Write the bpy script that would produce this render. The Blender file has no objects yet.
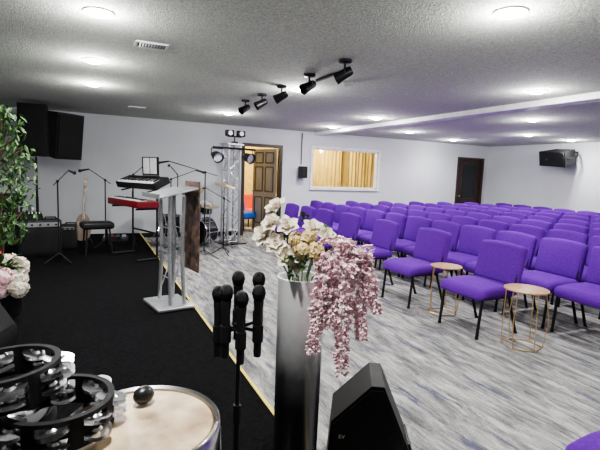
import bpy, bmesh, math, random
from mathutils import Vector, Matrix, Euler
random.seed(7)
R=math.radians
COL=bpy.context.scene.collection
ZC=2.5   # ceiling
SH=0.10  # stage height
try:
    bpy.context.scene.view_settings.look='AgX - Medium High Contrast'
except Exception: pass

# ---------------------------------------------------------------- materials
def mat(name,c,rough=0.6,metal=0.0,c2=None,scale=8.0,bump=0.0,bscale=None,emis=None,estr=0.0,stretch=(1,1,1),spec=0.5,detail=3.0,sheen=0.0):
    m=bpy.data.materials.new(name); m.use_nodes=True
    nt=m.node_tree; b=nt.nodes['Principled BSDF']
    tc=nt.nodes.new('ShaderNodeTexCoord'); mp=nt.nodes.new('ShaderNodeMapping')
    mp.inputs['Scale'].default_value=stretch
    nt.links.new(tc.outputs['Object'],mp.inputs['Vector'])
    n=nt.nodes.new('ShaderNodeTexNoise'); n.inputs['Scale'].default_value=scale; n.inputs['Detail'].default_value=detail
    nt.links.new(mp.outputs[0],n.inputs['Vector'])
    r=nt.nodes.new('ShaderNodeValToRGB')
    if c2 is None: c2=tuple(x*0.82 for x in c)
    r.color_ramp.elements[0].position=0.35; r.color_ramp.elements[0].color=(*c2,1)
    r.color_ramp.elements[1].position=0.65; r.color_ramp.elements[1].color=(*c,1)
    nt.links.new(n.outputs['Fac'],r.inputs['Fac']); nt.links.new(r.outputs['Color'],b.inputs['Base Color'])
    b.inputs['Roughness'].default_value=rough; b.inputs['Metallic'].default_value=metal
    b.inputs['Specular IOR Level'].default_value=spec
    if sheen: b.inputs['Sheen Weight'].default_value=sheen
    if bump:
        n2=nt.nodes.new('ShaderNodeTexNoise'); n2.inputs['Scale'].default_value=bscale or scale*4; n2.inputs['Detail'].default_value=2
        nt.links.new(tc.outputs['Object'],n2.inputs['Vector'])
        bp=nt.nodes.new('ShaderNodeBump'); bp.inputs['Strength'].default_value=bump; bp.inputs['Distance'].default_value=0.02
        nt.links.new(n2.outputs['Fac'],bp.inputs['Height']); nt.links.new(bp.outputs[0],b.inputs['Normal'])
    if emis:
        b.inputs['Emission Color'].default_value=(*emis,1); b.inputs['Emission Strength'].default_value=estr
    return m

M={}
M['wall']=mat('wall_paint',(.54,.56,.58),.85,c2=(.51,.53,.55),scale=1.5,bump=.05,bscale=90)
M['ceil']=mat('popcorn_ceiling',(.60,.63,.57),.95,c2=(.36,.38,.345),scale=75,bump=.7,bscale=95,detail=5)
M['purple']=mat('purple_fabric',(.125,.023,.32),.9,c2=(.100,.017,.26),scale=60,bump=.12,bscale=400,spec=.12)
M['blackmetal']=mat('black_metal',(.012,.012,.014),.4,.3,spec=.4)
M['black']=mat('black_plastic',(.010,.010,.011),.5,spec=.3)
M['blackmat']=mat('black_carpet',(.0105,.0105,.0115),1.0,c2=(.006,.006,.0065),scale=45,bump=.4,bscale=200,spec=.02)
M['grille']=mat('speaker_grille',(.020,.020,.021),.7,.1,c2=(.008,.008,.008),scale=260,bump=.3,bscale=300,spec=.25)
M['chrome']=mat('chrome',(.85,.85,.87),.22,1.0)
M['silver']=mat('brushed_silver',(.50,.51,.53),.35,.8,stretch=(1,1,12))
M['gold']=mat('gold_metal',(.75,.50,.22),.3,.95)
M['wood']=mat('light_wood',(.46,.28,.16),.45,c2=(.34,.20,.10),scale=6,stretch=(1,9,1))
M['darkwood']=mat('dark_wood_door',(.045,.028,.022),.45,c2=(.03,.018,.013),scale=5,stretch=(9,9,1))
M['white']=mat('white_paint',(.78,.78,.78),.5)
M['yellow']=mat('yellow_tape',(.72,.56,.10),.6)
M['skin']=mat('drum_skin',(.62,.49,.33),.5,c2=(.22,.15,.09),scale=9,bump=.04,bscale=60,detail=10)
M['green']=mat('leaf_green',(.075,.165,.04),.55,c2=(.022,.06,.015),scale=14)
M['bark']=mat('bark',(.12,.07,.04),.9)
M['petal']=mat('white_petal',(.88,.83,.72),.7,c2=(.74,.67,.55),scale=25)
M['cream']=mat('cream_petal',(.84,.69,.40),.7,c2=(.68,.52,.26),scale=25)
M['pink']=mat('pink_wisteria',(1.0,.82,.84),.7,c2=(.95,.66,.71),scale=35)
M['pinklight']=mat('pink_hydrangea',(.92,.50,.56),.7,c2=(.90,.76,.74),scale=12)
M['red']=mat('red_petal',(.45,.02,.03),.6)
M['redgloss']=mat('maroon_lacquer',(.13,.006,.010),.35)
M['keys']=mat('white_keys',(.8,.8,.78),.3)
M['paper']=mat('paper',(.50,.50,.50),.8)
M['yellowwall']=mat('yellow_wall',(.82,.60,.20),.8)
M['curtain']=mat('yellow_curtain',(.66,.49,.16),.8,c2=(.52,.37,.11),scale=4,stretch=(6,1,.5))
M['lamp']=mat('lamp_lens',(1,1,1),.5,emis=(1,.99,.97),estr=150)
M['drumred']=mat('grey_metal',(.30,.31,.33),.3,.4)
M['drumblack']=mat('black_drum_wrap',(.02,.02,.022),.25)
M['brass']=mat('cymbal_brass',(.40,.34,.22),.35,.95)
M['blue']=mat('blue_fabric',(.02,.12,.55),.7)
M['orange']=mat('orange_fabric',(.75,.09,.02),.7)
M['guitar']=mat('guitar_body',(.20,.15,.11),.3)
M['neck']=mat('guitar_neck_wood',(.30,.24,.18),.45)
M['darkroom']=mat('dark_glass',(.012,.015,.016),.15)

def glassmat(name,col,fac):
    m=bpy.data.materials.new(name); m.use_nodes=True; nt=m.node_tree
    out=nt.nodes['Material Output']; nt.nodes.remove(nt.nodes['Principled BSDF'])
    t=nt.nodes.new('ShaderNodeBsdfTransparent'); t.inputs[0].default_value=(*col,1)
    g=nt.nodes.new('ShaderNodeBsdfGlossy'); g.inputs['Roughness'].default_value=.05
    n=nt.nodes.new('ShaderNodeTexNoise'); n.inputs['Scale'].default_value=3
    mth=nt.nodes.new('ShaderNodeMath'); mth.operation='MULTIPLY'; mth.inputs[1].default_value=fac*2
    nt.links.new(n.outputs['Fac'],mth.inputs[0])
    mx=nt.nodes.new('ShaderNodeMixShader'); nt.links.new(mth.outputs[0],mx.inputs[0])
    nt.links.new(t.outputs[0],mx.inputs[1]); nt.links.new(g.outputs[0],mx.inputs[2]); nt.links.new(mx.outputs[0],out.inputs[0])
    return m
M['glass']=glassmat('window_glass',(.95,.95,.95),.04)
M['acrylic']=glassmat('clear_acrylic',(.86,.88,.90),.12)

def vase_mat():
    m=mat('ombre_vase',(.5,.5,.5),.30,.0,spec=1.0); nt=m.node_tree; b=nt.nodes['Principled BSDF']
    b.inputs['Coat Weight'].default_value=.5; b.inputs['Coat Roughness'].default_value=.15
    tc=nt.nodes.new('ShaderNodeTexCoord'); sp=nt.nodes.new('ShaderNodeSeparateXYZ'); nt.links.new(tc.outputs['Object'],sp.inputs[0])
    n=nt.nodes.new('ShaderNodeTexNoise'); n.inputs['Scale'].default_value=30
    nt.links.new(tc.outputs['Object'],n.inputs['Vector'])
    ma=nt.nodes.new('ShaderNodeMath'); ma.operation='MULTIPLY_ADD'; ma.inputs[1].default_value=.05; nt.links.new(n.outputs['Fac'],ma.inputs[0]); nt.links.new(sp.outputs['Z'],ma.inputs[2])
    r=nt.nodes.new('ShaderNodeValToRGB'); e=r.color_ramp.elements
    e[0].position=.48; e[0].color=(.008,.008,.008,1); e[1].position=.90; e[1].color=(.93,.93,.93,1)
    k=e.new(.60); k.color=(.09,.09,.09,1)
    k=e.new(.73); k.color=(.48,.48,.48,1)
    nt.links.new(ma.outputs[0],r.inputs[0]); nt.links.new(r.outputs[0],b.inputs['Base Color'])
    return m
M['vase']=vase_mat()

def carpet_mat():
    m=bpy.data.materials.new('streaked_carpet'); m.use_nodes=True; nt=m.node_tree; b=nt.nodes['Principled BSDF']
    N=nt.nodes.new; L=nt.links.new
    tc=N('ShaderNodeTexCoord')
    # gentle warp so the streaks are irregular
    wn=N('ShaderNodeTexNoise'); wn.inputs['Scale'].default_value=2.2; wn.inputs['Detail'].default_value=3; L(tc.outputs['Object'],wn.inputs['Vector'])
    ofs=N('ShaderNodeVectorMath'); ofs.operation='MULTIPLY_ADD'; L(wn.outputs['Color'],ofs.inputs[0]); ofs.inputs[1].default_value=(.10,.25,0); L(tc.outputs['Object'],ofs.inputs[2])
    def noise(sx,sy,det,rough=.6,off=0,src=None):
        mp=N('ShaderNodeMapping'); mp.inputs['Scale'].default_value=(sx,sy,1); mp.inputs['Location'].default_value=(off,off*2,0)
        L(src or ofs.outputs[0],mp.inputs[0]); n=N('ShaderNodeTexNoise'); n.inputs['Scale'].default_value=1; n.inputs['Detail'].default_value=det; n.inputs['Roughness'].default_value=rough
        L(mp.outputs[0],n.inputs['Vector']); return n.outputs['Fac']
    n1=noise(13,1.9,8,.78); n2=noise(9,1.1,7,.78,5.3); n3=noise(190,90,2,.5,2,tc.outputs['Object']); n4=noise(11,1.4,7,.78,11.1)
    r=N('ShaderNodeValToRGB'); e=r.color_ramp.elements
    e[0].position=.37; e[0].color=(.085,.085,.09,1); e[1].position=.62; e[1].color=(.42,.415,.40,1)
    k=e.new(.45); k.color=(.17,.17,.172,1); k=e.new(.53); k.color=(.27,.265,.258,1)
    L(n1,r.inputs[0])
    def ov(prev,n,p0,p1,mxv,col):
        r2=N('ShaderNodeValToRGB'); e=r2.color_ramp.elements; e[0].position=p0; e[0].color=(0,0,0,1); e[1].position=p1; e[1].color=(mxv,mxv,mxv,1)
        L(n,r2.inputs[0]); mx=N('ShaderNodeMix'); mx.data_type='RGBA'; L(r2.outputs[0],mx.inputs[0]); L(prev,mx.inputs[6]); mx.inputs[7].default_value=(*col,1); return mx.outputs[2]
    c=ov(r.outputs[0],n2,.54,.62,.85,(.07,.075,.13)); c=ov(c,n4,.54,.63,.8,(.48,.475,.455))
    r3=N('ShaderNodeMapRange'); r3.inputs[3].default_value=.45; r3.inputs[4].default_value=1.55; L(n3,r3.inputs[0])
    m3=N('ShaderNodeMix'); m3.data_type='RGBA'; m3.blend_type='MULTIPLY'; m3.inputs[0].default_value=1; L(c,m3.inputs[6]); L(r3.outputs[0],m3.inputs[7])
    L(m3.outputs[2],b.inputs['Base Color']); b.inputs['Roughness'].default_value=1; b.inputs['Specular IOR Level'].default_value=.02
    bp=N('ShaderNodeBump'); bp.inputs['Strength'].default_value=.5; bp.inputs['Distance'].default_value=.01; L(n3,bp.inputs['Height']); L(bp.outputs[0],b.inputs['Normal'])
    return m
M['carpet']=carpet_mat()

def print_mat():
    m=mat('printed_landscape',(.20,.13,.09),.5,c2=(.035,.035,.035),scale=9,stretch=(1,1,1.6),detail=8)
    r=[n for n in m.node_tree.nodes if n.type=='VALTORGB'][0]
    k=r.color_ramp.elements.new(.5); k.color=(.12,.07,.055,1)
    k=r.color_ramp.elements.new(.75); k.color=(.70,.58,.48,1)
    return m
M['print']=print_mat()

# ---------------------------------------------------------------- builder
class MB:
    def __init__(s): s.bm=bmesh.new(); s.mi=0
    def add(s,vs,fs,X=None):
        v=[s.bm.verts.new((X@Vector(p)) if X else p) for p in vs]
        for f in fs:
            try:
                q=s.bm.faces.new([v[i] for i in f]); q.material_index=s.mi
            except ValueError: pass
    def box(s,c,z,X=None,e=None):
        hx,hy,hz=z[0]/2,z[1]/2,z[2]/2
        T=Matrix.Translation(c)
        if e: T=T@Euler(e).to_matrix().to_4x4()
        if X: T=X@T
        s.add([(-hx,-hy,-hz),(hx,-hy,-hz),(hx,hy,-hz),(-hx,hy,-hz),(-hx,-hy,hz),(hx,-hy,hz),(hx,hy,hz),(-hx,hy,hz)],
              [(0,3,2,1),(4,5,6,7),(0,1,5,4),(1,2,6,5),(2,3,7,6),(3,0,4,7)],T)
    def rbox(s,c,z,r,puff=(0,0,0),e=None,k=4,inner=4,X=None,fn=None):
        h=[a/2 for a in z]; axes=[]
        for a in range(3):
            rr=min(r,h[a]*.999); L=[]
            for i in range(k): L.append(-h[a]+rr*i/k)
            for i in range(inner+1): L.append(-h[a]+rr+(2*h[a]-2*rr)*i/inner)
            for i in range(1,k+1): L.append(h[a]-rr+rr*i/k)
            axes.append(L)
        n=len(axes[0])-1; T=Matrix.Translation(c)
        if e: T=T@Euler(e).to_matrix().to_4x4()
        if X: T=X@T
        D={}
        def vert(i,j,l):
            key=(i,j,l)
            if key in D: return D[key]
            p=Vector((axes[0][i],axes[1][j],axes[2][l]))
            q=Vector([max(-(h[a]-min(r,h[a]*.999)),min(h[a]-min(r,h[a]*.999),p[a])) for a in range(3)])
            d=p-q
            if d.length>1e-9: p2=q+d.normalized()*min(r,min(h)*.999)
            else: p2=p
            nx=[p2[a]/h[a] for a in range(3)]
            for a in range(3):
                b1,b2=[x for x in range(3) if x!=a]
                if abs(nx[a])>.3: p2[a]+=math.copysign(puff[a],nx[a])*(1-nx[b1]**2)*(1-nx[b2]**2)
            if fn: p2=fn(p2)
            D[key]=s.bm.verts.new(T@p2); return D[key]
        for a in range(3):
            b1,b2=(a+1)%3,(a+2)%3
            for side in (0,n):
                for i in range(n):
                    for j in range(n):
                        ks=[]
                        for (u,w) in ((i,j),(i+1,j),(i+1,j+1),(i,j+1)):
                            t=[0,0,0]; t[a]=side; t[b1]=u; t[b2]=w; ks.append(vert(*t))
                        if side==0: ks.reverse()
                        try:
                            f=s.bm.faces.new(ks); f.material_index=s.mi
                        except ValueError: pass
    def cyl(s,p0,p1,r0,r1=None,seg=12,caps=True):
        if r1 is None: r1=r0
        p0=Vector(p0);p1=Vector(p1); d=(p1-p0)
        if d.length<1e-7: return
        q=d.to_track_quat('Z','Y').to_matrix()
        vs=[];fs=[]
        for i in range(seg):
            a=2*math.pi*i/seg; u=q@Vector((math.cos(a),math.sin(a),0))
            vs.append(p0+u*r0); vs.append(p1+u*r1)
        for i in range(seg):
            j=(i+1)%seg; fs.append((2*i,2*j,2*j+1,2*i+1))
        if caps:
            fs.append(tuple(2*i for i in reversed(range(seg)))); fs.append(tuple(2*i+1 for i in range(seg)))
        s.add(vs,fs)
    def tube(s,pts,r,seg=8,closed=False):
        pts=[Vector(p) for p in pts]
        n=len(pts)
        for i in range(n if closed else n-1): s.cyl(pts[i],pts[(i+1)%n],r,seg=seg)
        for p in (pts if closed else pts[1:-1]): s.sph(p,r,seg=seg,rings=4)
    def sph(s,c,r,sc=(1,1,1),seg=12,rings=8,e=None):
        T=Matrix.Translation(c)
        if e: T=T@Euler(e).to_matrix().to_4x4()
        vs=[(0,0,r*sc[2])];fs=[]
        for i in range(1,rings):
            t=math.pi*i/rings
            for j in range(seg):
                a=2*math.pi*j/seg; vs.append((r*sc[0]*math.sin(t)*math.cos(a),r*sc[1]*math.sin(t)*math.sin(a),r*sc[2]*math.cos(t)))
        vs.append((0,0,-r*sc[2])); last=len(vs)-1
        for j in range(seg):
            k=(j+1)%seg
            fs.append((0,1+j,1+k)); fs.append((last,last-seg+k,last-seg+j))
            for i in range(rings-2):
                a=1+i*seg; fs.append((a+j,a+seg+j,a+seg+k,a+k))
        s.add(vs,fs,T)
    def lathe(s,prof,seg=32,c=(0,0,0),X=None,closed=False):
        T=Matrix.Translation(c)
        if X: T=T@X
        vs=[];fs=[];n=len(prof)
        for (r,z) in prof:
            for j in range(seg):
                a=2*math.pi*j/seg; vs.append((r*math.cos(a),r*math.sin(a),z))
        for i in range(n if closed else n-1):
            i2=(i+1)%n
            for j in range(seg):
                k=(j+1)%seg; fs.append((i*seg+j,i*seg+k,i2*seg+k,i2*seg+j))
        if not closed:
            if prof[0][0]>1e-6: fs.append(tuple(reversed(range(seg))))
            if prof[-1][0]>1e-6: fs.append(tuple((n-1)*seg+j for j in range(seg)))
        s.add(vs,fs,T)
    def prism(s,poly,axis,a,b,X=None):
        def P(p,t):
            if axis=='y': return (p[0],t,p[1])
            if axis=='x': return (t,p[0],p[1])
            return (p[0],p[1],t)
        n=len(poly)
        vs=[P(p,a) for p in poly]+[P(p,b) for p in poly]
        fs=[tuple(range(n)),tuple(reversed(range(n,2*n)))]+[(i,i+n,(i+1)%n+n,(i+1)%n) for i in range(n)]
        s.add(vs,fs,X)
    def petal(s,T,L,W,cup=.3,curl=.3,nu=4,nv=4):
        vs=[];fs=[]
        for i in range(nu+1):
            u=i/nu; w=W*math.sin(math.pi*min(1,(u*.92+.06)))**.7
            for j in range(nv+1):
                v=j/nv*2-1
                vs.append((v*w/2,L*u,cup*L*(u*u)*.8+abs(v)**2*W*.25*(1-u*.5)-curl*L*max(0,u-.6)**2*3))
        for i in range(nu):
            for j in range(nv):
                a=i*(nv+1)+j; fs.append((a,a+1,a+nv+2,a+nv+1))
        s.add(vs,fs,T)
    def obj(s,name,mats,parent=None,loc=(0,0,0),rot=(0,0,0),sharp=40,label=None):
        bm=s.bm
        bmesh.ops.remove_doubles(bm,verts=bm.verts[:],dist=1e-6)
        bmesh.ops.recalc_face_normals(bm,faces=bm.faces[:])
        for f in bm.faces: f.smooth=True
        lim=R(sharp)
        for e in bm.edges:
            if len(e.link_faces)==2 and e.calc_face_angle(0)>lim: e.smooth=False
        me=bpy.data.meshes.new(name); bm.to_mesh(me); bm.free()
        for m in (mats if isinstance(mats,(list,tuple)) else [mats]): me.materials.append(M[m] if isinstance(m,str) else m)
        o=bpy.data.objects.new(name,me); COL.objects.link(o)
        o.location=loc; o.rotation_euler=rot
        if parent: o.parent=parent
        if label: o['label']=label
        return o

def root(name,label,cat,loc,rz=0,group=None,rot=None):
    o=bpy.data.objects.new(name,None); o.empty_display_size=.1; COL.objects.link(o)
    o.location=loc; o.rotation_euler=rot if rot else (0,0,rz)
    o['label']=label; o['category']=cat
    if group: o['group']=group
    return o
def dup(rt,loc,rz=None,label=None,rot=None):
    n=rt.copy(); COL.objects.link(n); n.location=loc
    if rz is not None: n.rotation_euler=(0,0,rz)
    if rot is not None: n.rotation_euler=rot
    if label: n['label']=label
    for c in rt.children:
        k=c.copy(); COL.objects.link(k); k.parent=n
    return n
def struct(o): o['kind']='structure'; return o
def tag(o,label,cat,group=None):
    o['label']=label;o['category']=cat
    if group:o['group']=group
    return o
def text_mesh(name,body,size,m,parent,loc,rot,label):
    cu=bpy.data.curves.new(name,'FONT'); cu.body=body; cu.size=size; cu.extrude=.001; cu.align_x='CENTER'
    t=bpy.data.objects.new(name+'_text',cu); COL.objects.link(t)
    bpy.context.view_layer.update()
    me=bpy.data.meshes.new_from_object(t.evaluated_get(bpy.context.evaluated_depsgraph_get()))
    bpy.data.objects.remove(t); bpy.data.curves.remove(cu)
    me.materials.clear(); me.materials.append(M[m])
    o=bpy.data.objects.new(name,me); COL.objects.link(o); o.parent=parent; o.location=loc; o.rotation_euler=rot; o['label']=label
    return o

# ---------------------------------------------------------------- room
XL,XR,YB,YF=-2.6,10.84,10.0,-2.6
def sbox(name,x0,x1,y0,y1,z0,z1,m):
    b=MB(); b.box(((x0+x1)/2,(y0+y1)/2,(z0+z1)/2),(x1-x0,y1-y0,z1-z0)); return struct(b.obj(name,m))
sbox('floor',XL-.1,XR+.1,YF-.1,13.1,-.1,0,'carpet')
sbox('ceiling',XL-.1,XR+.1,YF-.1,13.1,ZC,ZC+.1,'ceil')
sbox('wall_left',XL-.1,XL,YF,YB,0,ZC,'wall')
sbox('wall_right',XR,XR+.1,YF,13.1,0,ZC,'wall')
sbox('wall_front',XL,XR,YF-.1,YF,0,ZC,'wall')
D1=(3.22,4.12); W1=(4.97,6.90,1.15,2.12); D2=(9.72,10.62); DH=2.08
b=MB(); T=.12; yc=YB+T/2
def wseg(x0,x1,z0,z1): b.box(((x0+x1)/2,yc,(z0+z1)/2),(x1-x0,T,z1-z0))
wseg(XL-.1,D1[0],0,ZC); wseg(D1[0],D1[1],DH,ZC); wseg(D1[1],W1[0],0,ZC); wseg(W1[0],W1[1],0,W1[2]); wseg(W1[0],W1[1],W1[3],ZC)
wseg(W1[1],D2[0],0,ZC); wseg(D2[0],D2[1],DH,ZC); wseg(D2[1],XR,0,ZC)
struct(b.obj('wall_back','wall'))
sbox('wall_side_room_back',1.5,9.0,13.0,13.1,0,ZC,'yellowwall')
sbox('wall_side_room_left',1.5,1.6,YB+T,13,0,ZC,'yellowwall')
sbox('wall_side_room_right',8.9,9.0,YB+T,13,0,ZC,'yellowwall')
sbox('trim_1',5.0,5.22,YF,YB,ZC-.07,ZC,'white')
def bb(name,segs,m='black'):
    b=MB()
    for (x0,x1) in segs: b.box(((x0+x1)/2,YB-.006,.05),(x1-x0,.012,.1))
    struct(b.obj(name,m))
bb('baseboard_back',[(XL,D1[0]-.08),(D1[1]+.08,D2[0]-.08)])
b=MB(); b.box((XR-.006,(YF+YB)/2,.05),(.012,YB-YF,.1)); struct(b.obj('baseboard_right','black'))
def frame(name,x0,x1,z0,z1,w,m,bottom=False):
    b=MB(); y=YB-.012
    b.box((x0-w/2,y,(z0+z1)/2),(w,.03,z1-z0)); b.box((x1+w/2,y,(z0+z1)/2),(w,.03,z1-z0)); b.box(((x0+x1)/2,y,z1+w/2),(x1-x0+2*w,.03,w))
    if bottom: b.box(((x0+x1)/2,y-.01,z0-w/2),(x1-x0+2*w,.05,w))
    b.box((x0+.01,YB+.05,(z0+z1)/2),(.02,.13,z1-z0)); b.box((x1-.01,YB+.05,(z0+z1)/2),(.02,.13,z1-z0)); b.box(((x0+x1)/2,YB+.05,z1-.01),(x1-x0,.13,.02))
    return struct(b.obj(name,m))
frame('trim_2',D1[0],D1[1],0,DH,.05,'darkwood')
frame('trim_3',D2[0],D2[1],0,DH,.06,'darkwood')
b=MB(); x0,x1,z0,z1=W1; w=.05; y=YB-.012
for (c,s_) in (((x0-w/2,y,(z0+z1)/2),(w,.04,z1-z0)),((x1+w/2,y,(z0+z1)/2),(w,.04,z1-z0)),(((x0+x1)/2,y,z1+w/2),(x1-x0+2*w,.04,w)),(((x0+x1)/2,y-.01,z0-w/2),(x1-x0+2*w,.07,w)),
    ((x0+.015,YB+.06,(z0+z1)/2),(.03,.11,z1-z0)),((x1-.015,YB+.06,(z0+z1)/2),(.03,.11,z1-z0)),(((x0+x1)/2,YB+.06,z1-.015),(x1-x0,.11,.03)),(((x0+x1)/2,YB+.06,z0+.015),(x1-x0,.11,.03))):
    b.box(c,s_)
wf=struct(b.obj('window_1','white'))
b=MB(); b.box(((x0+x1)/2,YB+.07,(z0+z1)/2),(x1-x0-.06,.006,z1-z0-.06)); g=b.obj('window_pane','glass',parent=wf)
M['panelmould']=mat('panel_moulding',(.10,.07,.05),.5)
def door_leaf(name,w,h,loc,rz,m,m2):
    b=MB(); b.box((-w/2,0,h/2),(w,.04,h))
    b2=MB()
    for px in (-w*.27,-w*.73):
        for (za,zb) in ((.2,.85),(1.0,1.6),(1.7,1.95)):
            for sy in (-1,1):
                cx=px;cz=(za+zb)/2;ww=w*.34;hh=zb-za
                for (c,s_) in (((cx-ww/2,cz),(.03,hh)),((cx+ww/2,cz),(.03,hh)),((cx,za),(ww,.03)),((cx,zb),(ww,.03))):
                    b2.box((c[0],sy*.023,c[1]),(s_[0],.014,s_[1]))
                b.rbox((cx,sy*.021,cz),(ww*.8,.016,hh*.85),.007,k=1,inner=1)
    b2.box((-w+.008,0,h/2),(.02,.046,h)); 
    o=struct(b.obj(name,m,loc=loc,rot=(0,0,rz)))
    b2.obj('panel_moulding',m2,parent=o)
    k=MB(); k.cyl((-w+.07,-.07,1.0),(-w+.07,.07,1.0),.012); k.sph((-w+.07,-.07,1.0),.028); k.sph((-w+.07,.07,1.0),.028)
    k.obj('door_knob','brass',parent=o)
    return o
M['doorcream']=mat('grey_panel_door',(.29,.29,.31),.45,c2=(.24,.24,.255),scale=5,stretch=(9,9,1))
door_leaf('door_1',.86,2.04,(D1[1]-.03,YB+.16,.01),R(-71),'doorcream','panelmould')
door_leaf('door_2',.85,2.04,(D2[1]-.025,YB+.06,.01),0,'darkwood','darkwood')
b=MB(); b.box((10.17,YB+.028,1.45),(.5,.015,.95)); o=b.obj('window_2','darkroom'); o['label']='dark glass panel set in the brown exit door';o['category']='window'; struct(o)

def curtain(x0,x1,z0,z1,y):
    b=MB(); n=80; vs=[];fs=[]
    for i in range(n+1):
        x=x0+(x1-x0)*i/n; yy=y+.018*math.sin(i*.9)+.012*math.sin(i*.37)
        for j in range(5):
            vs.append((x,yy*1.0+.01*math.sin(j+i*.3),z0+(z1-z0)*j/4))
    for i in range(n):
        for j in range(4): fs.append((i*5+j,(i+1)*5+j,(i+1)*5+j+1,i*5+j+1))
    b.add(vs,fs); b.tube([(x0-.05,y,z1+.01),(x1+.05,y,z1+.01)],.012)
    return tag(b.obj('curtain','curtain',sharp=80),'pleated golden yellow curtain hanging behind the wall window','curtain','yellow curtains')
curtain(4.75,5.65,.9,2.3,12.2); curtain(5.72,7.3,.95,2.3,12.6); curtain(7.35,8.7,.9,2.3,12.2)
r=root('desk','wooden desk behind the interior window','desk',(6.3,11.4,0))
b=MB(); b.rbox((0,0,1.08),(1.6,.6,.05),.01,k=2); b.obj('desk_top','wood',parent=r)
b=MB(); b.box((-.72,0,.53),(.05,.5,1.05)); b.box((.72,0,.53),(.05,.5,1.05)); b.box((0,.22,.6),(1.42,.03,.8)); b.obj('desk_frame','wood',parent=r)
def armchair(loc,rz,m,lab):
    r=root('armchair',lab,'chair',loc,rz)
    b=MB(); b.rbox((0,0,.38),(.5,.5,.16),.05,puff=(0,0,.02)); b.obj('seat',m,parent=r)
    b=MB(); b.rbox((0,.24,.64),(.5,.12,.46),.05,e=(R(-8),0,0)); b.obj('backrest',m,parent=r)
    for sx in (-.2,.2):
        for sy in (-.18,.2):
            b=MB(); b.cyl((sx,sy,0),(sx,sy,.32),.018); b.obj('leg','blackmetal',parent=r)
armchair((4.05,11.75,0),R(10),'orange','red upholstered chair in the lit side room')
armchair((3.56,10.95,0),R(30),'blue','blue upholstered chair in the lit side room')

# stage
b=MB(); b.box(((XL+.97)/2,(YF+YB)/2,SH/2),(.97-XL,YB-YF,SH)); st=b.obj('stage_platform','blackmat')
tag(st,'low platform covered in black carpet with yellow edge','stage')
b=MB(); b.box((.959,(YF+YB)/2,SH+.002),(.020,YB-YF-.02,.004)); b.box((.9715,(YF+YB)/2,SH-.02),(.003,YB-YF-.02,.04)); b.obj('edge_tape','yellow',parent=st,label='yellow safety tape along the platform edge')
SH=SH+.002

# ---------------------------------------------------------------- chairs
def make_chair(loc):
    r=root('church_chair','padded purple stacking chair with black metal legs','chair',loc,0,'purple audience chairs')
    def sf(p):
        q=p.copy()
        if q.x<-.12: q.z-= (abs(q.x)-.12)**2*1.4
        return q
    b=MB(); b.rbox((0,0,.435),(.52,.555,.105),.045,puff=(.010,.004,.018),fn=sf); b.obj('seat','purple',parent=r,sharp=80)
    def bf(p):
        q=p.copy(); q.x+= .22*q.y*q.y+.02
        t=(q.z+.21)/.42
        q.z-=.16*max(0,t-.5)*abs(q.y)*4*abs(q.y)
        q.y*=1-.05*max(0,.3-t)
        return q
    b=MB(); b.rbox((.245,0,.685),(.085,.545,.42),.040,puff=(.018,0,0),e=(0,R(11),0),fn=bf); b.obj('backrest','purple',parent=r,sharp=80)
    b=MB()
    for sy in (-.25,.25):
        b.tube([(-.21,sy,.38),(.17,sy,.38),(.215,sy,.50),(.235,sy,.60)],.011)
    b.tube([(-.2,-.25,.38),(-.2,.25,.38)],.011); b.tube([(.16,-.25,.38),(.16,.25,.38)],.011)
    b.obj('frame','blackmetal',parent=r)
    for sy in (-.25,.25):
        b=MB(); b.tube([(-.2,sy,.38),(-.235,sy,.0)],.0145); b.cyl((-.235,sy,0),(-.234,sy,.02),.018); b.obj('leg','blackmetal',parent=r)
        b=MB(); b.tube([(.15,sy,.38),(.29,sy,.0)],.0145); b.cyl((.29,sy,0),(.288,sy,.02),.018); b.obj('leg','blackmetal',parent=r)
    return r
ch=make_chair((3.54,3.25,0))
for i,(x,y,a) in enumerate([(3.54,4.27,1),(3.54,5.27,-2),(3.54,6.25,0),(3.50,7.02,2),(3.46,7.66,-1),(3.42,8.30,0)]):
    dup(ch,(x,y,0),R(a))
dup(ch,(1.96,.80,0),R(0))
rows=[4.46,5.42,6.38,7.34,8.30,9.26,10.2]
for ri,x in enumerate(rows):
    y=9.25 if ri<6 else 9.0
    ymin=(x+.3)/1.66-.55
    while y>ymin:
        dup(ch,(x+random.uniform(-.015,.015),y,0),R(random.uniform(-1,1))); y-=.60
def side_table(loc,lab,rz,s=1.0):
    r=root('side_table',lab,'table',loc,rz,'gold side tables')
    b=MB(); b.lathe([(0,.525),(.185*s,.525),(.190*s,.528),(.190*s,.536),(.185*s,.540),(0,.540)],40); b.obj('table_top','wood',parent=r)
    b=MB(); n=6
    top=[(.165*s*math.cos(2*math.pi*i/n),.165*s*math.sin(2*math.pi*i/n),.521) for i in range(n)]
    bot=[(.175*s*math.cos(2*math.pi*i/n),.175*s*math.sin(2*math.pi*i/n),.007) for i in range(n)]
    b.tube(top,.005,6,closed=True); b.tube(bot,.005,6,closed=True)
    for i in range(0,n,2):
        b.tube([top[i],bot[i]],.005,6)
    for i in range(1,n,2):
        b.tube([top[i],(top[i][0]*1.25,top[i][1]*1.25,.26),bot[i]],.005,6)
    b.obj('table_frame','gold',parent=r)
    return r
side_table((3.59,2.74,0),'small round wooden side table on gold wire legs',R(15))
side_table((3.60,3.77,0),'gold wire side table standing between two purple chairs',R(40),.9)

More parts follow.
